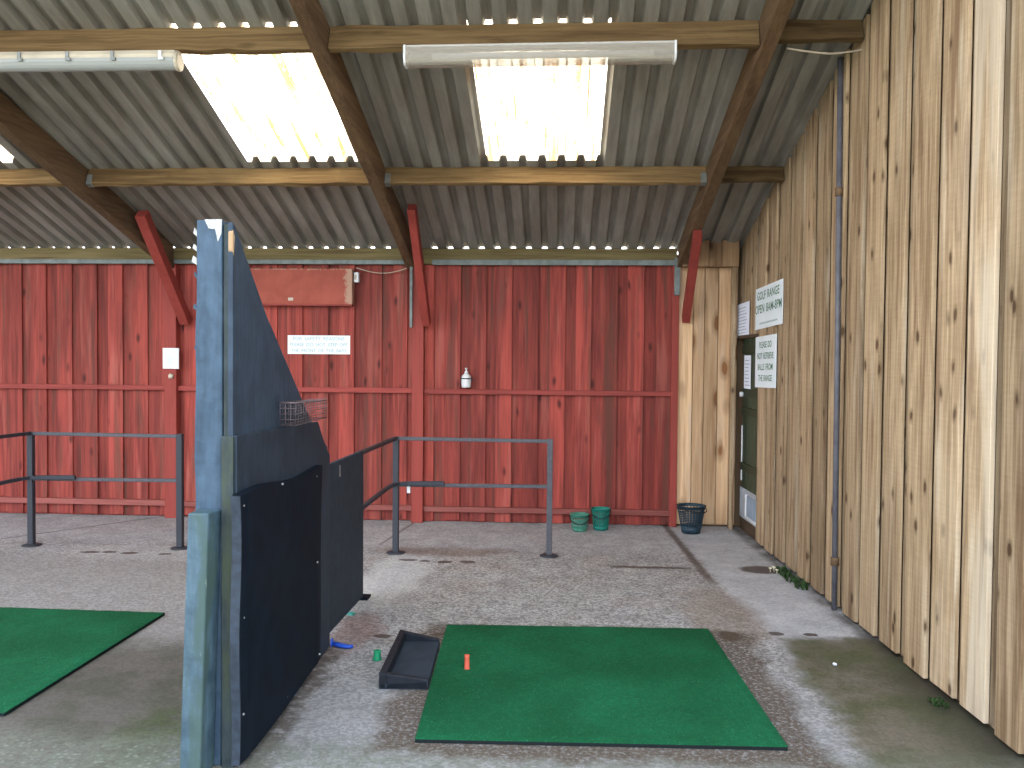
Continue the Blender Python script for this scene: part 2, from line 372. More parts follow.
k = NT('rough_grass_ground'); co = k.co(); a, _ = k.noise(co, 1.2, 5, .6); b, _ = k.noise(co, 40, 4, .7)
M['ground'] = k.done(k.bright(k.mix(k.rng(a, .3, .7), (.15, .155, .11), (.23, .215, .16)), k.rng(b, .2, .8, .7, 1.3)), .9, .1)

# ------------------------------------------------------------------ camera
cam = bpy.data.cameras.new('camera'); cam.sensor_width = 36; cam.lens = 870 / 1024 * 36; cam.clip_end = 300
co_ = bpy.data.objects.new('camera', cam); C.objects.link(co_)
R, U, B = (0.998446, 0.055068, 0.008497), (-0.010025, 0.027534, 0.999571), (0.05481, -0.998103, 0.028043)
co_.matrix_world = Matrix(((R[0], U[0], B[0], 0), (R[1], U[1], B[1], 0), (R[2], U[2], B[2], 1.53), (0, 0, 0, 1)))
bpy.context.scene.camera = co_

# ------------------------------------------------------------------ setting
SL = .33
def roof_z(y, d=0.0): return 2.555 + SL * (8.1 - y) - d
def wall_x(y): return 1.9159 - .03514 * y
PH = .147; X0 = 1.025

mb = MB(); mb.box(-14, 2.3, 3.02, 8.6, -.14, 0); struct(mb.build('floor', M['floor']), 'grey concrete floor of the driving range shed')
mb = MB(); mb.box(-60, 60, -60, 60, -.30, -.15); struct(mb.build('ground_outside', M['ground']))

# back wall: red board-on-board cladding
mb = MB()
mb.box(-14, 1.085, 8.126, 8.15, 0.0, 2.51, -.6)
seam = [-5.166 + .2492 * q for q in range(-34, 18)]; seam += [seam[-1] + .2435 * q for q in range(1, 9)]
for xa, xb in zip(seam, seam[1:]):      # a seam is the right edge of an over-board
    j = random.uniform(-.006, .006); xb = min(xb, 1.06); uw = random.uniform(.085, .115)
    mb.box(xa - .02, min(xa + uw + .01, xb), 8.112, 8.13, random.uniform(.004, .02), 2.408, random.uniform(-1.2, .2))
    mb.box(xa + uw, xb + j, 8.092 + random.uniform(-.004, .003), 8.115, random.uniform(.004, .02), 2.408, random.uniform(-1, 1))
wb = struct(mb.build('wall_back', M['red'], bevel=.003), 'red painted vertical board wall at the back')

def trim(n, bx, m, label=None, bevel=.004, tint=0):
    b = MB(); b.box(*bx, tint); return struct(b.build('trim_%d' % n, M[m], bevel=bevel), label)
trim(1, (-14, -3.728, 8.052, 8.10, 1.212, 1.258), 'redX'); trim(2, (-3.612, -1.373, 8.052, 8.10, 1.208, 1.256), 'redX', tint=.3); trim(3, (-1.264, 1.03, 8.052, 8.10, 1.204, 1.25), 'redX', tint=-.3)
trim(4, (-14, -3.728, 8.045, 8.10, .112, .165), 'redlow', tint=.5); trim(5, (-3.612, -1.373, 8.05, 8.10, .106, .155), 'redlow'); trim(6, (-1.264, 1.03, 8.05, 8.10, .100, .150), 'redlow', tint=-.5)
trim(7, (1.02, 1.085, 8.05, 8.12, 0, 2.44), 'redp')

# natural boards right of the red wall
mb = MB()
mb.box(1.08, 1.80, 8.118, 8.15, 0, 2.6, -2.6)
for a, b, t in ((1.087, 1.216, .9), (1.221, 1.320, -.2), (1.325, 1.445, -.7), (1.450, 1.62, .3)):
    mb.box(a, b, 8.085 + random.uniform(0, .008), 8.115, .022, 2.46, t)
struct(mb.build('wall_back_right', M['new'], bevel=.003), 'narrow stretch of pale new boards at the right end of the back wall')
mb = MB()
for a, b, t in ((1.10, 1.21, -.3), (1.212, 1.33, .2), (1.332, 1.45, -.6), (1.452, 1.60, .1)):
    mb.box(a, b, 7.955 + random.uniform(0, .006), 8.08, 2.385, roof_z(7.96) + .02, t)
struct(mb.build('trim_8', M['oldwood'], bevel=.003), 'dark stained boards boxed in above the pale panel')

# right wall: weathered larch, board over board
mb = MB()
def rboard(y0, y1, off, z0, tint, top=None):
    b = [(wall_x(y0) - off, y0, z0), (wall_x(y0) - off + .022, y0, z0), (wall_x(y1) - off + .022, y1, z0), (wall_x(y1) - off, y1, z0)]
    mb.hexa(b, [(p[0], p[1], (roof_z(p[1]) - .004) if top is None else top) for p in b], tint)
over = [(3.433, 3.61), (3.701, 3.908), (3.961, 4.185), (4.246, 4.474), (4.564, 4.778)]
tints = {3.433: -.35, 3.701: 1.05, 3.961: .82, 4.246: .40, 4.564: .1}
y = 4.855
while y < 7.3:
    over.append((y, min(y + .215 + random.uniform(-.012, .012), 7.36))); y += .29
y = 3.343
while y > 2.6:
    over.append((y - .215, y)); y -= .285
over.sort(); prev = None
for a, b in over:
    rboard(a, b, .004 + random.uniform(-.003, .003), random.uniform(-.0, .02) + .01, tints.get(a, random.uniform(-.8, .55)))
    if prev is not None: rboard(prev + .004, a - .003, -.019, .03, random.uniform(-1.5, -.3))
    prev = b
for a, b in ((7.36, 7.50), (7.50, 7.70), (7.70, 7.90), (7.90, 8.15)):
    rboard(a, b - .012, random.uniform(-.004, .006), 1.765, random.uniform(-.9, .2))
b0 = [(wall_x(2.4) + .045, 2.4, 0), (wall_x(2.4) + .07, 2.4, 0), (wall_x(7.38) + .07, 7.38, 0), (wall_x(7.38) + .045, 7.38, 0)]
mb.hexa(b0, [(p[0], p[1], roof_z(p[1])) for p in b0], -.9)
b1 = [(wall_x(7.3) + .075, 7.3, 0), (wall_x(7.3) + .10, 7.3, 0), (wall_x(8.14) + .10, 8.14, 0), (wall_x(8.14) + .075, 8.14, 0)]
mb.hexa(b1, [(p[0], p[1], roof_z(p[1])) for p in b1], -.9)
struct(mb.build('wall_right', M['tan'], bevel=.0025), 'tall weathered board-over-board wall on the right')
trim(9, (1.551, 1.588, 7.985, 8.07, 0.0, 2.39), 'tan', 'corner board beside the green door', tint=-.2)

# ceiling: corrugated sheets with three translucent roof lights
def profile(xa, xb):
    pts = {round(xa, 4): None, round(xb, 4): None}
    kk = math.ceil((xa - X0) / PH) - 1
    while X0 + kk * PH - .1 < xb:
        c = X0 + kk * PH
        for dx, z in ((-.0735, 0), (-.034, 0), (-.021, .04), (-.014, .044), (.014, .044), (.021, .04), (.034, 0)):
            if xa < c + dx < xb: pts[round(c + dx, 4)] = z
        kk += 1
    def zz(x):
        u = abs(((x - X0 + PH / 2) % PH) - PH / 2)
        return .044 if u < .014 else .04 + .004 * (.021 - u) / .007 if u < .021 else .04 * (.034 - u) / .013 if u < .034 else 0.0
    return [(x, zz(x)) for x in sorted(pts)]
LIGHTS = [(-5.14, -4.28), (-2.422, -1.56), (-.577, .283)]
YB = [2.72, 5.215, 6.635, 8.145]
def sheet(xa, xb, ya, yb, mb, lift=0.0, rib=False):
    pr = profile(xa, xb)
    for (xa_, za), (xb_, zb) in zip(pr, pr[1:]):
        v = [(xa_, ya, roof_z(ya) + za + lift), (xb_, ya, roof_z(ya) + zb + lift), (xb_, yb, roof_z(yb) + zb + lift), (xa_, yb, roof_z(yb) + za + lift)]
        mb.add(v, [(0, 1, 2, 3)], (0.15 if za > .03 and zb > .03 else 1.0 if za != zb else .0) if rib else 0.0)
mb = MB(); edges = [-14.0]
for a, b in LIGHTS: edges += [a, b]
edges.append(1.80)
for ya, yb in zip(YB, YB[1:]):
    if ya == 5.215:
        for i in range(0, len(edges), 2): sheet(edges[i], edges[i + 1], ya, yb, mb)
    else: sheet(-14.0, 1.80, ya, yb, mb)
struct(mb.build('ceiling', M['sheet'], solid=.003), 'grey corrugated sheet roof seen from below')
for i, (a, b) in enumerate(LIGHTS):
    mb = MB(); sheet(a, b, 5.19, 6.66, mb, .006, True)
    struct(mb.build('window_%d' % (i + 1), M['rooflight']), ['glowing translucent roof light at the far left', 'glowing translucent roof light between left and centre rafters', 'glowing translucent roof light behind the wide white lamp'][i])

# ------------------------------------------------------------------ roof timbers
def rafter(xn, xf, w, d, label):
    """xn: centre at y=3, xf: centre at y=8"""
    b = MB(); y0, y1 = 2.85, 8.018
    def c(y): return xn + (xf - xn) * (y - 3) / 5
    seg = 10; vs, fs = [], []
    for i in range(seg + 1):
        y = y0 + (y1 - y0) * i / seg
        j = lambda: random.uniform(-.004, .004)
        vs += [(c(y) - w / 2 + j(), y, roof_z(y, d) + j()), (c(y) + w / 2 + j(), y, roof_z(y, d) + j()), (c(y) + w / 2 + j(), y, roof_z(y, .004)), (c(y) - w / 2 + j(), y, roof_z(y, .004))]
    for i in range(seg):
        for q in range(4):
            a0, b0 = 4 * i + q, 4 * i + (q + 1) % 4; fs.append((b0, a0, a0 + 4, b0 + 4))
    fs += [(0, 1, 2, 3), tuple(4 * seg + q for q in (3, 2, 1, 0))]
    b.add(vs, fs, random.uniform(-.3, .3))
    return tag(b.build('rafter', M['rafter'], bevel=.005), label, 'roof rafter', 'sloping roof rafters', 'thing')
RX = {'l': (-4.07, -3.68), 'c': (-1.478, -1.385), 'r': (1.235, 1.105)}
rafter(*RX['l'], .09, .22, 'dark sloping roof rafter crossing the left end of the lower purlin')
rafter(*RX['c'], .085, .215, 'sloping timber rafter between the two glowing roof lights')
rafter(*RX['r'], .085, .20, 'sloping timber rafter nearest the natural board wall')
def rc(key, y): a, b = RX[key]; return a + (b - a) * (y - 3) / 5
NRM = Vector((0, -SL, -1)).normalized()
def purlin(xa, xb, y, h, tint, label, lift=0.0, hang=(0, 0)):
    t = thing('purlin', label, 'roof purlin', ((xa + xb) / 2, y, roof_z(y) - h), 'timber roof purlins', 'thing')
    top = Vector((0, y + .025, roof_z(y + .025) - .002 + lift)); cpt = top + NRM * (h / 2)
    b = MB(); b.beam((xa, cpt.y, cpt.z), (xb, cpt.y, cpt.z), .05, h, tuple(-NRM), tint, max(4, int((xb - xa) / .13)), .006)
    b.build('timber', M['purlin'], t, bevel=.004)
    for e, on in zip((xa, xb), hang):
        if on:
            g = MB(); s = 1 if e == xa else -1
            p = cpt + NRM * (h * .22)
            g.beam((e, p.y, p.z), (e + s * .045, p.y, p.z), .056, h * .62, tuple(-NRM))
            g.build('joist_hanger', M['galv'], t)
    return t
YP2, YP1 = 6.715, 5.185
purlin(-6.6, rc('l', YP2) - .05, YP2, .135, .2, 'lower roof purlin left of the dark left rafter', 0, (0, 1))
purlin(rc('l', YP2) + .05, rc('c', YP2) - .045, YP2, .135, .45, 'lower roof purlin under the glowing roof light left of the centre rafter', 0, (1, 0))
purlin(rc('c', YP2) + .045, rc('r', YP2) - .045, YP2, .135, .5, 'lower roof purlin under the glowing roof light right of the centre rafter', 0, (1, 1))
purlin(rc('r', YP2) + .045, wall_x(YP2) - .01, YP2, .115, -.9, 'short dark lower purlin running into the natural board wall')
purlin(-5.6, rc('l', YP1) - .05, YP1, .158, .1, 'upper roof purlin beyond the left rafter, out at the picture edge')
purlin(rc('l', YP1) + .05, rc('c', YP1) - .045, YP1, .158, .1, 'upper roof purlin above the long clear-covered lamp')
purlin(rc('c', YP1) + .045, rc('r', YP1) - .045, YP1, .158, -.3, 'upper roof purlin carrying the wide white lamp')
purlin(rc('r', YP1) + .045, wall_x(YP1) - .01, YP1, .13, -1.1, 'short dark upper purlin with a loose cable, by the board wall')
b = MB(); b.beam((-14, 8.079, 2.4825), (1.06, 8.079, 2.4825), .05, .147, (0, 0, 1), 0, 60, .003)
tag(b.build('eaves_beam', M['beam'], bevel=.004), 'mossy eaves beam lying along the top of the red wall', 'beam', None, 'thing')
b = MB(); b.box(-14, -1.385, 8.022, 8.052, 2.404, 2.446); b.box(-1.19, 1.08, 8.022, 8.052, 2.40, 2.45)
tr = tag(b.build('cable_trunking', M['trunk'], bevel=.004), 'thin grey trunking strip along the foot of the eaves beam', 'trunking', None, 'thing')
b = MB(); b.box(-1.392, -1.366, 7.985, 8.012, 1.82, 2.44); b.build('drop_strip', M['trunk'], tr, bevel=.003)
b = MB(); b.box(1.035, 1.085, 8.018, 8.048, 2.13, 2.47); b.build('drop_strip', M['trunk'], tr, bevel=.003)

def post(xa, xb, label):
    b = MB(); b.box(xa, xb, 8.015, 8.108, 0, 2.40)
    return tag(b.build('wall_post', M['redp'], bevel=.005), label, 'post', 'red wall posts', 'thing')
post(-3.728, -3.612, 'red painted wall post behind the small white notice')
post(-1.373, -1.264, 'red painted wall post between the two handrails')
def brace(p, q, w, h, label):
    b = MB(); b.beam(p, q, w, h, (1, 0, 0), random.uniform(-.2, .2), 3, .002)
    return tag(b.build('knee_brace', M['redp'], bevel=.004), label, 'knee brace', 'red knee braces under the rafters', 'thing')
brace((-3.560, 7.24, 2.745), (-3.520, 8.03, 1.86), .10, .09, 'red diagonal knee brace above the small white notice')
brace((-1.245, 7.22, 2.79), (-1.236, 8.01, 1.86), .10, .07, 'red diagonal knee brace at the top of the centre wall post')
brace((1.126, 7.29, 2.595), (1.148, 8.07, 1.91), .09, .07, 'red diagonal knee brace in front of the pale new boards')

# ------------------------------------------------------------------ door in the right wall
D0, D1 = 7.40, 8.0
def dslab(ya, yb, za, zb, off, thick, name, m, parent, bevel=.003, tint=0):
    b = MB(); bb = [(wall_x(ya) + off, ya, za), (wall_x(ya) + off + thick, ya, za), (wall_x(yb) + off + thick, yb, za), (wall_x(yb) + off, yb, za)]
    b.hexa(bb, [(p[0], p[1], zb) for p in bb], tint); return b.build(name, M[m], parent, bevel=bevel)
dr = bpy.data.objects.new('door_1', None); C.objects.link(dr); dr.location = (wall_x(7.7) + .04, 7.7, 0); struct(dr, 'dark green door with a pale hatch low down in the board wall')
b = MB()
for i in range(4):
    a0 = D0 + i * .15; bb = [(wall_x(a0) + .028, a0 + .003, .36), (wall_x(a0) + .06, a0 + .003, .36), (wall_x(a0 + .15) + .06, a0 + .147, .36), (wall_x(a0 + .15) + .028, a0 + .147, .36)]
    b.hexa(bb, [(p[0], p[1], 1.74) for p in bb], random.uniform(-.5, .5))
b.build('leaf', M['doorgreen'], dr, bevel=.004)
dslab(D0 - .02, D0 + .035, .36, 1.74, .012, .05, 'stile', 'doorteal', dr)
for z in (.55, 1.05, 1.22, 1.60): dslab(D0 + .04, D1, z, z + .07, .016, .02, 'ledge', 'doorgreen', dr, tint=-.8)
hp = dslab(D0, D1 + .04, .12, .39, .022, .03, 'hatch', 'hatch', dr)
dslab(D0 + .06, D0 + .36, .165, .345, .014, .012, 'pane', 'hatchdark', hp)
dslab(D0 + .36, D0 + .39, .155, .355, .006, .02, 'frame', 'white', hp)
dslab(D0 + .04, D0 + .39, .145, .167, .006, .02, 'frame', 'white', hp)
dslab(D0 - .03, D1 + .04, 0, .12, .03, .05, 'sill', 'sill', dr)
dslab(D0 - .03, D1 + .04, 1.735, 1.765, -.02, .08, 'lintel', 'sill', dr)
dslab(D1 - .005, D1 + .01, .45, .95, .02, .02, 'edge_strip', 'white', dr)
b = MB(); b.lathe((wall_x(7.96) + .02, 7.96, 1.235), [(0, -.03), (.022, -.03), (.022, 0), (0, 0)], 12, 'X'); b.build('handle', M['white'], dr)

# ------------------------------------------------------------------ lettering
def text(body, parent, m, centre, right, up, width, height, name='lettering'):
    cu = bpy.data.curves.new(name, 'FONT'); cu.body = body; cu.size = 1; cu.align_x = 'CENTER'; cu.align_y = 'CENTER'; cu.resolution_u = 3; cu.offset = .012; cu.space_word = 1.6
    tmp = bpy.data.objects.new('text_source', cu); C.objects.link(tmp); bpy.context.view_layer.update()
    me = bpy.data.meshes.new_from_object(tmp.evaluated_get(bpy.context.evaluated_depsgraph_get()))
    bpy.data.objects.remove(tmp); bpy.data.curves.remove(cu)
    xs = [v.co.x for v in me.vertices]; ys = [v.co.y for v in me.vertices]
    r = Vector(right).normalized(); u = Vector(up).normalized(); n = r.cross(u).normalized()
    off = Vector((0, 0, 0)); p = parent
    while p is not None: off += p.location; p = p.parent
    c = Vector(centre) - off + n * .0008
    for v in me.vertices:
        a = (v.co.x - (min(xs) + max(xs)) / 2) / (max(xs) - min(xs)) * width; b_ = (v.co.y - (min(ys) + max(ys)) / 2) / (max(ys) - min(ys)) * height
        v.co = c + r * a + u * b_
    me.materials.clear(); me.materials.append(M[m])
    o = bpy.data.objects.new(name, me); C.objects.link(o); o.parent = parent
    return o
def lines(parent, m, org, right, up, w, rows, h, name='print', ragged=True):
    """rows of print too small to read: short strokes"""
    r, u = Vector(right).normalized(), Vector(up).normalized(); n = r.cross(u); b = MB()
    for i in range(rows):
        x = random.uniform(.0, .08) * w; end = w * (random.uniform(.75, 1) if ragged else 1)
        while x < end - .02 * w:
            l = min(random.uniform(.05, .16) * w, end - x); c = Vector(org) + r * x - u * (h * (i + .5) / rows)
            t = h / rows * .26
            q = [c - u * t / 2, c + r * l - u * t / 2, c + r * l + u * t / 2, c + u * t / 2]
            b.hexa(q, [p + n * .0012 for p in q]); x += l + .025 * w
    return b.build(name, M[m], parent)

def wall_sign(name, label, cat, y0, y1, z0, z1, m, slip=0.0, off=.011, group=None):
    """flat board on the right wall; y0 far edge, y1 near edge"""
    ym = (y0 + y1) / 2
    t = thing(name, label, cat, (wall_x(ym) - off, ym, z0), group)
    b = MB(); th = .004
    bb = [(wall_x(y1) - off - th, y1, z0 + slip), (wall_x(y1) - off, y1, z0 + slip), (wall_x(y0) - off, y0, z0), (wall_x(y0) - off - th, y0, z0)]
    b.hexa(bb, [(p[0], p[1], p[2] + z1 - z0) for p in bb]); b.build('panel', M[m], t)
    r = Vector((wall_x(y1) - wall_x(y0), y1 - y0, slip)).normalized(); u = Vector((0, 0, 1)); n = r.cross(u).normalized()
    def at(f, z): y = y0 + (y1 - y0) * f; return Vector((wall_x(y) - off - th, y, z0 + (z1 - z0) * z + slip * f)) + n * .0006
    return t, r, u, at
t, r, u, at = wall_sign('notice_board', 'larger white sign reading GOLF RANGE OPEN 8AM-8PM on the board wall', 'sign', 7.44, 6.66, 1.795, 2.135, 'sign', .022)
text('GOLF RANGE', t, 'inkgreen', at(.48, .80), r, u, .64, .068); text('OPEN 8AM-8PM', t, 'inkgreen', at(.49, .48), r, u, .76, .072)
lines(t, 'inkpale', at(.17, .20), r, u, .52, 1, .05, ragged=False)
t, r, u, at = wall_sign('notice_board', 'white sign reading PLEASE DO NOT RETRIEVE BALLS FROM THE RANGE', 'sign', 7.42, 6.81, 1.315, 1.735, 'sign', .012)
for i, s in enumerate(('PLEASE DO', 'NOT RETRIEVE', 'BALLS FROM', 'THE RANGE')):
    text(s, t, 'inkgreen', at(.50, .83 - .215 * i), r, u, (.36, .48, .44, .40)[i], .052)
t, r, u, at = wall_sign('paper_notice', 'white printed paper notice pinned above the green door', 'notice', 8.10, 7.66, 1.745, 2.046, 'paper', .01)
lines(t, 'inkgrey', at(.14, .90), r, u, .32, 9, .25)
t, r, u, at = wall_sign('paper_notice', 'small white paper stuck on the dark green door', 'notice', 7.93, 7.71, 1.285, 1.585, 'paper', 0, -.022)
lines(t, 'inkgrey', at(.12, .9), r, u, .17, 8, .25)

def back_sign(name, label, cat, x0, x1, z0, z1, yf, m, th=.012):
    t = thing(name, label, cat, ((x0 + x1) / 2, yf, z0)); b = MB(); b.box(x0, x1, yf, yf + th, z0, z1); b.build('panel', M[m], t, bevel=.002); return t
t = back_sign('notice_board', 'white safety sign on the red wall below the boarded red box', 'sign', -2.565, -1.97, 1.566, 1.742, 8.080, 'sign')
for i, s in enumerate(('FOR SAFETY REASONS', 'PLEASE DO NOT STEP OFF', 'THE FRONT OF THE BAYS')):
    text(s, t, 'inkpale', (-2.268, 8.0792, 1.711 - .056 * i), (1, 0, 0), (0, 0, 1), (.49, .55, .53)[i], .032)
t = back_sign('notice_board', 'small white framed notice on the red wall post', 'notice', -3.735, -3.580, 1.416, 1.612, 8.000, 'white', .014)
b = MB(); b.box(-3.705, -3.610, 7.9985, 8.001, 1.445, 1.583); b.build('insert', M['sign'], t)
lines(t, 'inkpale', (-3.697, 7.9982, 1.575), (1, 0, 0), (0, 0, 1), .08, 6, .12)
b = MB(); b.lathe((-3.658, 8.014, 1.347), [(0, .03), (.016, .03), (.024, .018), (.026, 0), (0, 0)], 16, 'Y')
tag(b.build('wall_fitting', M['cream']), 'small round cream fitting under the white notice on the post', 'fitting')

# boarded red box and its junction box
t = thing('sign_box', 'long red painted box with peeling edges high on the back wall', 'box', (-2.45, 8.0, 2.03))
b = MB(); b.box(-3.0, -1.932, 8.0, 8.09, 2.028, 2.360)
k = NT('red_box_paint'); co = k.co(); a, _ = k.noise(co, 6, 5, .6, .3); X_, Y_, Z_ = k.sep(co); p, _ = k.noise(co, 22, 5, .7)
col = k.mix(k.rng(a, .3, .7), (.27, .056, .036), (.34, .078, .050))
peel = k.rng(k.math('ADD', X_, k.math('MULTIPLY', k.math('SUBTRACT', p, .5), .16)), .435, .475)
peel2 = k.rng(k.math('ADD', Z_, k.math('MULTIPLY', k.math('SUBTRACT', p, .5), .10)), .318, .33)
col = k.mix(k.math('MAXIMUM', k.math('MULTIPLY', peel, .75), k.math('MULTIPLY', peel2, .7)), col, (.40, .28, .20))
M['redbox'] = k.done(col, .6, .25)
b.build('casing', M['redbox'], t, bevel=.006)
b = MB(); b.box(-3.0, -1.935, 7.995, 8.06, 2.016, 2.03); b.build('drip_strip', M['redX'], t)
b = MB(); b.box(-2.535, -2.488, 7.996, 8.0, 2.062, 2.09); s = b.build('sticker', M['cream'], t); s['label'] = 'tiny pale sticker'
t = thing('junction_box', 'tiny white junction box at the right end of the red box', 'junction box', (-1.90, 8.05, 2.24))
b = MB(); b.box(-1.925, -1.880, 8.03, 8.095, 2.238, 2.330); b.build('casing', M['white'], t, bevel=.006)
b = MB(); b.box(-1.917, -1.900, 8.024, 8.032, 2.262, 2.306); b.build('lid', M['cable'], t)
b = MB(); b.tube([(-1.90 + .51 * i / 12, 8.03, 2.372 - .055 * math.sin(PI * i / 12) + .01 * i / 12) for i in range(13)], .0045, 6)
tag(b.build('slack_cable', M['cable']), 'thin pale cable drooping beneath the trunking beside the junction box', 'cable')
b = MB(); b.tube([(1.30 + .47 * i / 14, 5.19 + .02 * i / 14, 3.352 - .03 * math.sin(PI * i / 14 * .8) + .045 * max(0, i / 14 - .55)) for i in range(15)], .006, 6)
tag(b.build('slack_cable', M['cable']), 'loose pale cable sagging under the short purlin at the board wall', 'cable')

# pump bottle
t = thing('pump_bottle', 'white pump dispenser bottle hung on the red wall above the mid rail', 'bottle', (-.868, 8.045, 1.27))
b = MB(); b.lathe((-.868, 8.045, 1.268), [(0, 0), (.040, 0), (.044, .012), (.046, .06), (.046, .085), (.040, .108), (.020, .128), (.015, .134), (0, .134)], 20); b.build('bottle', M['white'], t)
b = MB(); b.lathe((-.868, 8.045, 1.40), [(0, 0), (.017, 0), (.017, .018), (.006, .02), (.006, .038), (.013, .038), (.013, .05), (0, .05)], 14); b.beam((-.868, 8.045, 1.444), (-.868, 8.0, 1.440), .012, .010); b.build('pump', M['white'], t)
b = MB(); b.lathe((-.868, 8.045, 1.345), [(.0468, 0), (.0485, 0), (.0485, .011), (.0468, .011)], 20)
b.box(-.925, -.912, 8.05, 8.093, 1.335, 1.36); b.box(-.824, -.811, 8.05, 8.093, 1.335, 1.36); b.beam((-.92, 8.06, 1.35), (-.90, 8.05, 1.35), .01, .012); b.beam((-.836, 8.05, 1.35), (-.816, 8.06, 1.35), .01, .012)
b.build('bracket', M['black'], t)

# ------------------------------------------------------------------ lamps
t = thing('fluorescent_lamp', 'long clear-covered fluorescent lamp under the upper purlin at the left', 'fluorescent lamp', (-3.03, 5.12, 3.30))
b = MB(); b.prism([(5.07, 3.298), (5.165, 3.298), (5.17, 3.318), (5.155, 3.345), (5.08, 3.345), (5.066, 3.318)], -3.80, -2.292, 'X'); b.build('housing', M['cream'], t, bevel=.004)
b = MB(); pr = [(5.118 + .052 * math.cos(PI + PI * i / 10), 3.298 + .062 * math.sin(PI + PI * i / 10)) for i in range(11)]; b.prism(pr, -3.795, -2.300, 'X'); b.build('diffuser', M['covergrey'], t)
b = MB(); b.tube([(-3.77, 5.118, 3.275), (-2.33, 5.118, 3.275)], .013, 10); b.build('tube', M['white'], t)
b = MB(); b.prism([(5.118 + .056 * math.cos(2 * PI * i / 16), 3.29 + .06 * math.sin(2 * PI * i / 16)) for i in range(16)], -2.300, -2.276, 'X'); b.build('end_cap', M['cream'], t, bevel=.008)
for cx in (-3.52, -3.235, -2.94, -2.665, -2.375):
    b = MB(); b.box(cx - .010, cx + .010, 5.058, 5.066, 3.285, 3.335); b.box(cx - .004, cx + .022, 5.054, 5.062, 3.28, 3.296); q = b.build('clip', M['galv'] if cx < -2.5 else M['white'], t)

t = thing('fluorescent_lamp', 'wide milky-covered lamp with white end caps in front of the roof light', 'fluorescent lamp', (-.145, 5.1, 3.35))
def tilt(x): return .006 * (x + .145)
b = MB(); b.beam((-.915, 5.10, 3.347), (.635, 5.10, 3.356), .062, .012); b.build('housing', M['white'], t, bevel=.003)
b = MB(); b.tube([(-.76, 5.095, 3.292), (.52, 5.095, 3.300)], .019, 12); b.build('tube', M['white'], t)
for xa, xb in ((-.91, -.76), (.52, .63)):
    b = MB(); b.tube([(xa, 5.095, 3.2965 + .006 * xa), (xb, 5.095, 3.2965 + .006 * xb)], .012, 10); b.build('lamp_holder', M['galv'], t)
b = MB(); sec = [(-.05, .052), (-.056, -.02), (-.045, -.046), (-.028, -.056), (.028, -.056), (.045, -.046), (.056, -.02), (.05, .052)]; vs = []
for x in (-.915, .635): vs += [(x, 5.098 + a, 3.298 + tilt(x) + z) for a, z in sec]
b.add(vs, [(i, i + 1, i + 9, i + 8) for i in range(7)]); b.build('diffuser', M['coverwhite'], t, solid=.002)
for x in (-.925, .633):
    b = MB(); b.prism([(5.098 + a * 1.06, 3.298 + tilt(x) + z * 1.06) for a, z in sec], x, x + .014, 'X'); b.build('end_cap', M['white'], t, bevel=.003)

# ------------------------------------------------------------------ grey conduit on the right wall
t = thing('conduit_pole', 'grey vertical conduit running up the natural board wall to the roof', 'conduit', (wall_x(5.43) - .02, 5.43, 0))
b = MB(); b.tube([(wall_x(5.42) - .024, 5.42, .01), (wall_x(5.45) - .024, 5.45, 1.6), (wall_x(5.49) - .024, 5.49, roof_z(5.49) - .02)], .017, 10); b.build('pipe', M['pole'], t)
for z, yy in ((.28, 5.425), (2.55, 5.47)):
    b = MB(); b.tube([(wall_x(yy) - .024, yy, z), (wall_x(yy) - .024, yy, z + .05)], .0245, 10); b.build('clamp', M['rafter'], t)

# ------------------------------------------------------------------ tee divider
t = thing('bay_divider', 'tall blue-painted bay divider with tapering panel between the two bays', 'bay divider', (-1.25, 3.8, 0))
def slab(parent, name, m, poly, x0, x1, bevel=.003):
    b = MB(); b.prism(poly, x0, x1, 'X'); return b.build(name, M[m], parent, bevel=bevel)
b = MB(); seg = 14; vs, fs = [], []
for i in range(seg + 1):
    z = 2.035 * i / seg; j = lambda: random.uniform(-.004, .004); lx = -.017 * (1 - z / 2.03)
    vs += [(-1.345 + lx + j(), 3.155, z), (-1.247 + lx * .4, 3.155 + j(), z), (-1.246, 3.245, z), (-1.345 + lx, 3.245, z)]
for i in range(seg):
    for q in range(4):
        a0, b0 = 4 * i + q, 4 * i + (q + 1) % 4; fs.append((a0, b0, b0 + 4, a0 + 4))
fs += [(3, 2, 1, 0), tuple(4 * seg + q for q in range(4))]; b.add(vs, fs); po = b.build('post', M['bluepaint'], t, bevel=.005)
# flaked paint and splintered wood at the head of the post
b = MB(); b.prism([(-1.312, 2.037), (-1.247, 2.037), (-1.249, 1.985), (-1.262, 1.955), (-1.272, 2.0), (-1.297, 2.004)], 3.151, 3.156, 'Y'); q = b.build('bare_patch', M['flake'], po); q['label'] = 'bare whitish patch where paint has flaked'
for z, l, o_ in ((1.975, .022, .012), (1.92, .018, .016), (1.87, .024, .02), (1.82, .016, .01), (1.70, .018, .014), (1.55, .012, .01)):
    b = MB(); b.add([(-1.344, 3.16, z), (-1.344 - o_, 3.158, z + .012), (-1.346 - o_ * .5, 3.156, z + l + .01), (-1.343, 3.155, z + l)], [(0, 1, 2, 3)]); b.build('paint_flake', M['flake'] if z > 1.85 else M['bluepaint'], po, solid=.002)
HYP = [(3.165, 2.024), (3.524, 1.700), (3.886, 1.432), (4.150, 1.235), (4.32, 1.140), (4.464, 1.066), (4.475, .005)]
slab(t, 'panel', 'slate', [(3.150, .005), (3.150, 2.026)] + HYP, -1.225, -1.205)
b = MB(); b.box(-1.246, -1.2255, 3.162, 3.24, .0, 2.02); b.build('packing_strip', M['mossedge'], t, bevel=.003)
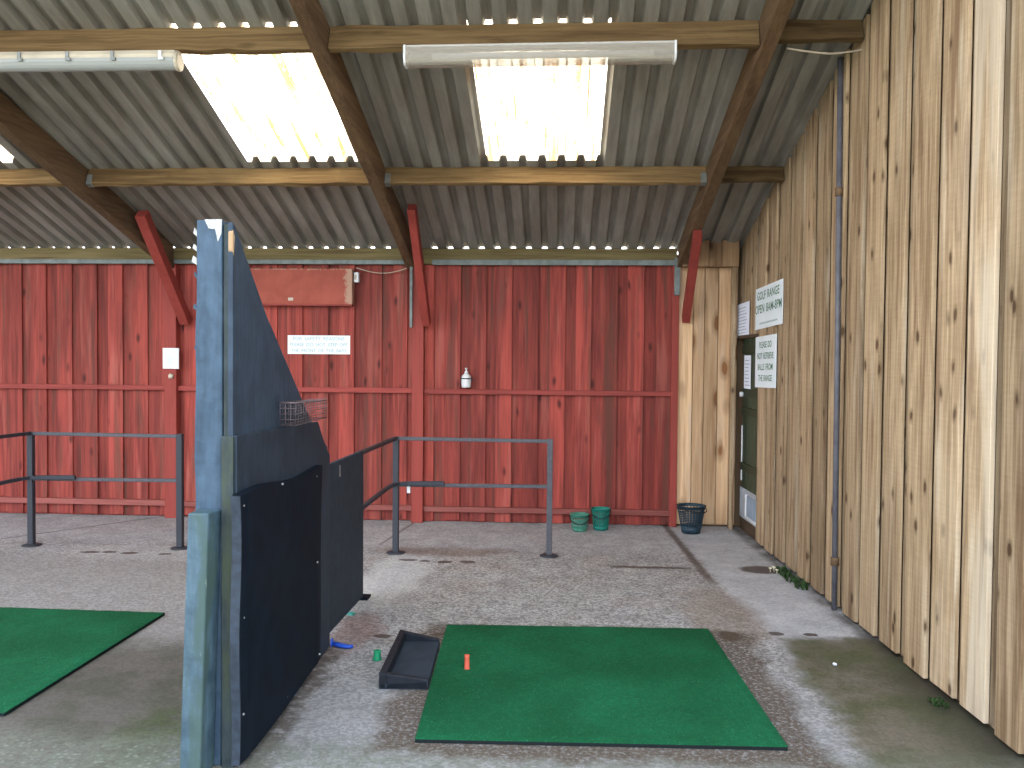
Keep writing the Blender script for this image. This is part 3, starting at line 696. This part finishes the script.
b = MB(); b.box(-1.246, -1.200, 3.138, 3.162, .0, 1.238); b.build('panel_edge', M['mossedge'], t, bevel=.003)
b = MB(); b.prism([(3.147, 1.925), (3.147, 1.985), (3.152, 2.0), (3.168, 1.975), (3.158, 1.90)], -1.222, -1.2035, 'X'); q = b.build('splintered_patch', M['chip'], t, bevel=.003); q['label'] = 'bare splintered wood near the top of the panel edge'
slab(t, 'backing_sheet', 'slate2', [(3.165, .02), (3.150, 1.240), (4.235, 1.216), (4.30, 1.15), (4.40, 1.06), (4.455, 1.03), (4.462, .02)], -1.2055, -1.190)
# lower stub post, leaning
b = MB(); b.hexa([(-1.368, 3.050, 0), (-1.290, 3.050, 0), (-1.278, 3.152, 0), (-1.362, 3.152, 0)], [(-1.336, 3.056, .966), (-1.260, 3.056, .966), (-1.250, 3.152, .966), (-1.335, 3.152, .966)])
q = b.build('stub_post', M['greenblue'], t, bevel=.006); q['label'] = 'short mossy blue-green post in front'
# rubber mat nailed to the sheet
nY, nZ = 16, 12; vs, fs = [], []
for s in (0, 1):
    for i in range(nY + 1):
        for jz in range(nZ + 1):
            f, g = i / nY, jz / nZ
            y_ = 3.095 + 1.095 * f + (.010 * math.sin(9 * g + .5) * (1 - f) if f < .3 else .008 * math.sin(7 * g) * f if f > .8 else 0)
            zt = 1.025 - .03 * f + .012 * math.sin(7.5 * f); z_ = .03 + (zt - .03) * g + (0 if g > .1 else .02 * f)
            x_ = -1.190 if s == 0 else -1.155 + .005 * math.sin(5 * f + 2 * g) - .006 * (abs(f - .5) > .45)
            vs.append((x_, y_, z_))
W = (nZ + 1); NN = (nY + 1) * W
for i in range(nY):
    for jz in range(nZ):
        a0 = i * W + jz; fs.append((a0, a0 + 1, a0 + W + 1, a0 + W)); fs.append((NN + a0, NN + a0 + W, NN + a0 + W + 1, NN + a0 + 1))
for i in range(nY):
    for e in (0, nZ): a0 = i * W + e; fs.append((a0, a0 + W, NN + a0 + W, NN + a0))
b = MB()
b.add(vs, fs); ed = []
mt = None
for jz in range(nZ):
    a0 = nY * W + jz; fs.append((a0, a0 + 1, NN + a0 + 1, NN + a0))
b = MB(); b.add(vs, fs); mt = b.build('rubber_mat', M['rubber'], t, bevel=.0)
b = MB(); vs2 = []
for jz in range(nZ + 1):
    p0, p1 = vs[jz], vs[NN + jz]; vs2 += [(p0[0], p0[1] - .006, p0[2]), (p1[0] + .001, p1[1] - .006, p1[2]), (p1[0] + .001, p1[1] + .001, p1[2]), (p0[0], p0[1] + .001, p0[2])]
fs2 = [(0, 1, 2, 3), tuple(4 * nZ + q for q in range(4))]
for jz in range(nZ):
    for q in range(4): fs2.append((4 * jz + q, 4 * jz + (q + 1) % 4, 4 * jz + 4 + (q + 1) % 4, 4 * jz + 4 + q))
b.add(vs2, fs2); q = b.build('worn_edge', M['rubberedge'], mt); q['label'] = 'blue-grey worn front edge of the mat'
for sy, sz in ((3.125, .985), (3.578, 1.000), (4.085, .965), (4.105, .547), (4.15, .085), (3.636, .075), (3.125, .21), (3.125, .57)):
    b = MB(); b.lathe((-1.160, sy, sz), [(0, .008), (.003, .008), (.0055, .004), (.0055, 0)], 10, 'X'); b.build('screw', M['screw'], mt)
fb = slab(t, 'end_board', 'board', [(4.47, .035), (4.47, .957), (5.44, .945), (5.45, .012)], -1.262, -1.238)
b = MB(); b.box(-1.2385, -1.2365, 4.838, 4.862, .86, .925); q = b.build('worn_mark', M['galv'], fb); q['label'] = 'small pale worn mark'
b = MB(); b.box(-1.30, -1.20, 5.40, 5.50, 0, .015); b.build('foot_plate', M['rubber'], t)

# wire basket on the ledge of the divider
t = thing('wire_basket', 'small rusty wire basket hung on the ledge of the blue divider', 'wire basket', (-1.155, 3.95, 1.245))
def wirebox(x0, x1, y0, y1, z0, z1):
    fr, gr = MB(), MB()
    for z, rr in ((z1, .0035),):
        fr.tube([(x0, y0, z), (x1, y0, z), (x1, y1, z - .012), (x0, y1, z - .012)], rr, 6, closed=True)
    n = 13
    for i in range(n + 1):
        y_ = y0 + (y1 - y0) * i / n
        gr.tube([(x0, y_, z1), (x0, y_, z0), (x1, y_, z0), (x1, y_, z1)], .0013, 4)
    for z in [z0 + (z1 - z0) * q / 4 for q in range(4)]:
        gr.tube([(x0, y0, z), (x1, y0, z), (x1, y1, z), (x0, y1, z)], .0013, 4, closed=True)
    for i in (1, 2):
        x_ = x0 + (x1 - x0) * i / 3; gr.tube([(x_, y0, z1), (x_, y0, z0), (x_, y1, z0), (x_, y1, z1)], .0013, 4)
    return fr, gr
fr, gr = wirebox(-1.188, -1.122, 3.64, 4.14, 1.242, 1.338); fr.build('rim', M['wire'], t); gr.build('mesh', M['wire'], t)

# ------------------------------------------------------------------ handrails
def handrail(ax, bx, label, x_mid_end, near_y, yb=6.75):
    t = thing('handrail', label, 'handrail', ((ax + bx) / 2, yb, 0), 'dark steel handrails behind the bays')
    for i, (px, h, r, m) in enumerate(((ax, .905, .023, 'railmetal'), (bx, .905, .022 if ax > -2 else .024, 'railworn' if ax > -2 else 'railmetal'))):
        b = MB(); b.box(px - r, px + r, yb - r, yb + r, .006, h + .012); p = b.build('post', M[m], t, bevel=.004)
        b = MB(); b.lathe((px, yb, 0), [(0, 0), (.075, 0), (.075, .007), (.055, .014), (.03, .016), (0, .016)], 16); b.build('base_plate', M['railmetal'], p)
    b = MB(); b.beam((ax, yb, .905), (bx, yb, .898), .030, .028); b.build('top_rail', M['railworn'], t, bevel=.004)
    b = MB(); b.beam((ax, yb, .540), (bx, yb, .545), .030, .028); b.build('mid_rail', M['railworn'], t, bevel=.004)
    b = MB(); b.beam((ax, yb, .907), (ax, near_y, .922), .030, .027); b.build('side_top_rail', M['railmetal'], t, bevel=.004)
    pts = [(ax - .012, near_y, .548), (ax - .012, yb - .32, .555), (ax - .004, yb - .16, .556), (ax + .035, yb - .075, .557), (ax + .10, yb - .048, .558), (x_mid_end, yb - .040, .562)]
    b = MB(); n = len(pts); vs, fs = [], []
    for i, p in enumerate(pts):
        d = (Vector(pts[min(i + 1, n - 1)]) - Vector(pts[max(i - 1, 0)])).normalized(); s = d.cross(Vector((0, 0, 1))).normalized(); p = Vector(p)
        w, h = .014, .014 if i < 4 else .017
        vs += [p - s * w - Vector((0, 0, h)), p + s * w - Vector((0, 0, h)), p + s * w + Vector((0, 0, h)), p - s * w + Vector((0, 0, h))]
    for i in range(n - 1):
        for q in range(4): fs.append((4 * i + q, 4 * i + (q + 1) % 4, 4 * i + 4 + (q + 1) % 4, 4 * i + 4 + q))
    fs += [(0, 1, 2, 3), tuple(4 * (n - 1) + q for q in range(4))]
    b.add(vs, fs); b.build('bent_rail', M['railmetal'], t, bevel=.004)
    return t
handrail(-1.277, -.07, 'dark steel handrail running to the far end of the tall bay divider', -.889, 5.45)
handrail(-4.237, -3.012, 'dark steel handrail at the left, behind the partly seen mat', -3.849, 5.35)
b = MB(); b.box(-1.187, -1.160, 6.728, 6.742, .478, .528); b.tube([(-1.174, 6.735, .528), (-1.174, 6.735, .545)], .003, 6)
tag(b.build('hanging_tag', M['white'], bevel=.003), 'tiny white tag hanging from the bent rail of the handrail', 'tag')

# ------------------------------------------------------------------ mats, tray, tees
def golf_mat(cs, label, h=.022):
    c = [Vector((x, y_, 0)) for x, y_ in cs]; ctr = sum(c, Vector()) / 4
    t = thing('golf_mat', label, 'golf mat', (ctr.x, ctr.y, 0), 'green hitting mats')
    b = MB(); b.hexa(c, [p + Vector((0, 0, h * .68)) for p in c]); b.build('rubber_base', M['matbase'], t, bevel=.002)
    n = 40; vs, fs = [], []
    for i in range(n + 1):
        for j in range(n + 1):
            p = c[0].lerp(c[1], i / n).lerp(c[3].lerp(c[2], i / n), j / n)
            e = i in (0, n) or j in (0, n)
            vs.append((p.x, p.y, h - (.004 if e else 0) + random.uniform(-.0012, .0012)))
    for i in range(n):
        for j in range(n): a0 = i * (n + 1) + j; fs.append((a0, a0 + n + 1, a0 + n + 2, a0 + 1))
    rim = [i * (n + 1) for i in range(n + 1)] + [n * (n + 1) + j for j in range(1, n + 1)] + [i * (n + 1) + n for i in range(n - 1, -1, -1)] + [j for j in range(n - 1, 0, -1)]
    base = len(vs)
    for q in rim: vs.append((vs[q][0], vs[q][1], h * .68))
    for q in range(len(rim)): fs.append((rim[q], rim[(q + 1) % len(rim)], base + (q + 1) % len(rim), base + q))
    b = MB(); b.add(vs, fs); b.build('turf', M['turf'], t)
    return t
golf_mat([(-.562, 3.399), (.911, 3.437), (.852, 4.941), (-.628, 4.893)], 'square green hitting mat beside the ball tray, with an orange tee in it')
golf_mat([(-3.82, 3.46), (-2.333, 3.52), (-2.318, 4.985), (-3.80, 5.02)], 'green hitting mat in the next bay, partly seen at the left edge')

t = thing('ball_tray', 'black rubber wedge-shaped ball tray at the left edge of the green mat', 'ball tray', (-.71, 4.25, 0))
NLc, NRc, FRc, FLc = Vector((-.822, 3.945, 0)), Vector((-.594, 3.955, 0)), Vector((-.624, 4.56, 0)), Vector((-.845, 4.60, 0))
def tp(f, g): return NLc.lerp(NRc, f).lerp(FLc.lerp(FRc, f), g)
b = MB(); q = [tp(0, 0), tp(1, 0), tp(1, 1), tp(0, 1)]; b.hexa(q, [p + Vector((0, 0, z_)) for p, z_ in zip(q, (.024, .038, .038, .024))]); b.build('bottom', M['board'], t, bevel=.003)
def wedge(f0, f1, g0, g1, hs, name):
    q = [tp(f0, g0), tp(f1, g0), tp(f1, g1), tp(f0, g1)]; b = MB(); b.hexa(q, [p + Vector((0, 0, h)) for p, h in zip(q, hs)]); b.build(name, M['tray'], t, bevel=.005)
H_, L_ = .078, .047
wedge(0, .15, 0, 1, (H_, H_ - .006, H_ - .006, H_), 'back_wall')
wedge(.14, 1, 0, .05, (H_ - .006, L_, L_, H_ - .006), 'side_wall'); wedge(.14, 1, .95, 1, (H_ - .006, L_, L_, H_ - .006), 'side_wall')

b = MB(); b.lathe((-.438, 4.184, .019), [(0, 0), (.016, 0), (.0135, .006), (.0125, .012), (.0125, .060), (.013, .070), (.009, .070), (.009, .05), (0, .05)], 18)
tag(b.build('rubber_tee', M['teeorange']), 'orange rubber tee standing up from the green mat', 'golf tee')
b = MB(); b.lathe((-.912, 4.335, 0), [(0, 0), (.024, 0), (.023, .008), (.019, .014), (.018, .042), (.020, .048), (.010, .048), (.010, .03), (0, .03)], 18)
tag(b.build('rubber_tee', M['teegreen']), 'bright green rubber tee stub on the concrete left of the ball tray', 'golf tee')
t = thing('rubber_tee', 'blue broken rubber tee lying by the foot of the divider', 'golf tee', (-1.14, 4.50, 0))
b = MB(); b.tube([(-1.195, 4.525, .014), (-1.15, 4.502, .013), (-1.10, 4.488, .011), (-1.075, 4.496, .011)], [.012, .013, .011, .009], 10); b.build('stem', M['teeblue'], t)
b = MB(); b.lathe((-1.190, 4.512, .024), [(0, -.006), (.022, -.005), (.024, 0), (.012, .004), (0, .005)], 14, 'X'); b.build('flange', M['teeblue'], t)
b = MB(); b.prism([(-1.252, 5.085), (-1.217, 5.068), (-1.205, 5.100), (-1.225, 5.120), (-1.245, 5.11)], 0, .012, 'Z')
tag(b.build('tee_fragment', M['teeteal'], bevel=.003), 'small teal rubber fragment on the floor beneath the end board', 'tee fragment')
b = MB(); b.prism([(1.396, 4.432), (1.412, 4.436), (1.414, 4.452), (1.402, 4.462), (1.394, 4.45)], 0, .008, 'Z')
tag(b.build('paper_scrap', M['paper'], bevel=.002), 'tiny white scrap lying on the damp mossy concrete', 'scrap')

# ------------------------------------------------------------------ ball baskets
def basket(c, rb, rt, h, m, label, rows, cols, band=.04, handle='front', group=None):
    t = thing('ball_basket', label, 'ball basket', (c[0], c[1], 0), group)
    def rad(z): return rb + (rt - rb) * z / h
    b = MB(); b.lathe((c[0], c[1], 0), [(0, .004), (rb, .002), (rad(band), band), (rad(band) - .004, band), (rb - .004, .008), (0, .008)], 28); b.build('bottom', M[m], t)
    b = MB()
    for k_ in range(cols):
        a = 2 * PI * k_ / cols; z0, z1 = band * .8, h - .012
        p0 = Vector((c[0] + math.cos(a) * rad(z0), c[1] + math.sin(a) * rad(z0), z0)); p1 = Vector((c[0] + math.cos(a) * rad(z1), c[1] + math.sin(a) * rad(z1), z1))
        b.beam(p0, p1, .0085, .004, (math.cos(a), math.sin(a), 0))
    for q in range(1, rows):
        z = band + (h - .03 - band) * q / rows; r_ = rad(z); b.lathe((c[0], c[1], z), [(r_ - .002, -.004), (r_ + .002, -.004), (r_ + .002, .004), (r_ - .002, .004), (r_ - .002, -.004)], 28)
    b.build('lattice', M[m], t)
    b = MB(); b.lathe((c[0], c[1], h), [(rt - .004, -.024), (rt + .002, -.024), (rt + .004, -.004), (rt + .009, -.002), (rt + .009, .003), (rt - .004, .003), (rt - .004, -.024)], 32); b.build('rim', M[m], t)
    b = MB(); pts = []
    for i in range(15):
        a = PI + PI * i / 14
        if handle == 'front': pts.append((c[0] + math.cos(a) * (rt + .008), c[1] + math.sin(a) * (rt + .016), h - .012 - .065 * math.sin(PI * i / 14) ** .8))
        else: pts.append((c[0] + math.cos(a + .7) * (rt + .014), c[1] + math.sin(a + .7) * (rt + .014), h - .012 - .035 * math.sin(PI * i / 14)))
    b.tube(pts, .0045, 6); b.build('handle', M['black'], t)
    return t
basket((.190, 7.79), .062, .080, .150, 'bgreen', 'pale green plastic ball basket with black handle, the smaller one', 5, 20, .03, group='green ball baskets')
basket((.382, 7.86), .064, .081, .192, 'bgreen2', 'deeper green ball basket standing taller against the red wall', 6, 20, .04, group='green ball baskets')
basket((1.180, 7.79), .082, .122, .245, 'bnavy', 'dark navy ball basket standing in front of the pale new boards', 7, 26, .07, 'side')

# ------------------------------------------------------------------ weeds
def weed(y, n, spread, h, label, flowers=0):
    c = Vector((wall_x(y) - .035, y, 0)); t = thing('weed_clump', label, 'weeds', c, 'weeds along the foot of the board wall')
    b = MB()
    for i in range(n):
        p = c + Vector((random.uniform(-.07, .01), random.uniform(-spread, spread), .002)); a = random.uniform(0, 2 * PI); l = random.uniform(.4, 1) * h
        d = Vector((math.cos(a), math.sin(a), 0)) * l * random.uniform(.3, .8); s = Vector((-math.sin(a), math.cos(a), 0)) * random.uniform(.002, .005)
        if d.x > .01: d.x *= -.6
        m_ = p + d * .5 + Vector((0, 0, l * .7)); e = p + d + Vector((0, 0, l * .55))
        b.add([p - s, p + s, m_ + s * 1.3, m_ - s * 1.3, e], [(0, 1, 2, 3), (3, 2, 4)])
    b.build('leaves', M['leaf'], t)
    if flowers:
        for i in range(flowers):
            p = c + Vector((-.10 + random.uniform(-.03, .03), .17 + random.uniform(-.12, .05), .028)); f = MB(); f.lathe(p, [(0, 0), (.012, .002), (.014, .007), (0, .010)], 10); f.tube([(p.x, p.y, 0), (p.x, p.y, p.z)], .002, 5); f.build('flower', M['flower'], t)
weed(6.27, 170, .20, .055, 'weeds with cream flowers at the far foot of the board wall', 4)
weed(5.93, 40, .045, .085, 'small tuft of bright grass by the board wall, nearer than the flowers')
weed(3.95, 30, .05, .05, 'tiny green weed at the near foot of the board wall')

# ------------------------------------------------------------------ light
w = bpy.data.worlds.new('sky'); bpy.context.scene.world = w; w.use_nodes = True
nt = w.node_tree; bg = nt.nodes['Background']
tc = nt.nodes.new('ShaderNodeTexCoord'); sp = nt.nodes.new('ShaderNodeSeparateXYZ'); nt.links.new(tc.outputs['Generated'], sp.inputs[0])
mr = nt.nodes.new('ShaderNodeMapRange'); nt.links.new(sp.outputs[2], mr.inputs[0]); mr.inputs[1].default_value = 0; mr.inputs[2].default_value = .8
mx = nt.nodes.new('ShaderNodeMix'); mx.data_type = 'RGBA'; nt.links.new(mr.outputs[0], mx.inputs[0]); mx.inputs[6].default_value = (.93, .95, 1, 1); mx.inputs[7].default_value = (.72, .84, 1, 1)
nt.links.new(mx.outputs[2], bg.inputs['Color']); bg.inputs['Strength'].default_value = 1.0
s = bpy.data.lights.new('sun', 'SUN'); s.energy = 4.5; s.color = (1, .90, .74); s.angle = .03
so = bpy.data.objects.new('sun', s); C.objects.link(so)
d = Vector((-.25, 1.0, 1.15)).normalized()   # towards the sun: behind the shed
so.rotation_euler = d.to_track_quat('Z', 'Y').to_euler()

sc = bpy.context.scene
sc.view_settings.view_transform = 'Standard'; sc.view_settings.look = 'None'; sc.view_settings.gamma = 1; sc.view_settings.use_curve_mapping = False
sc.view_settings.exposure = 2.5
sc.cycles.use_denoising = True
sc.cycles.max_bounces = 10; sc.cycles.diffuse_bounces = 6
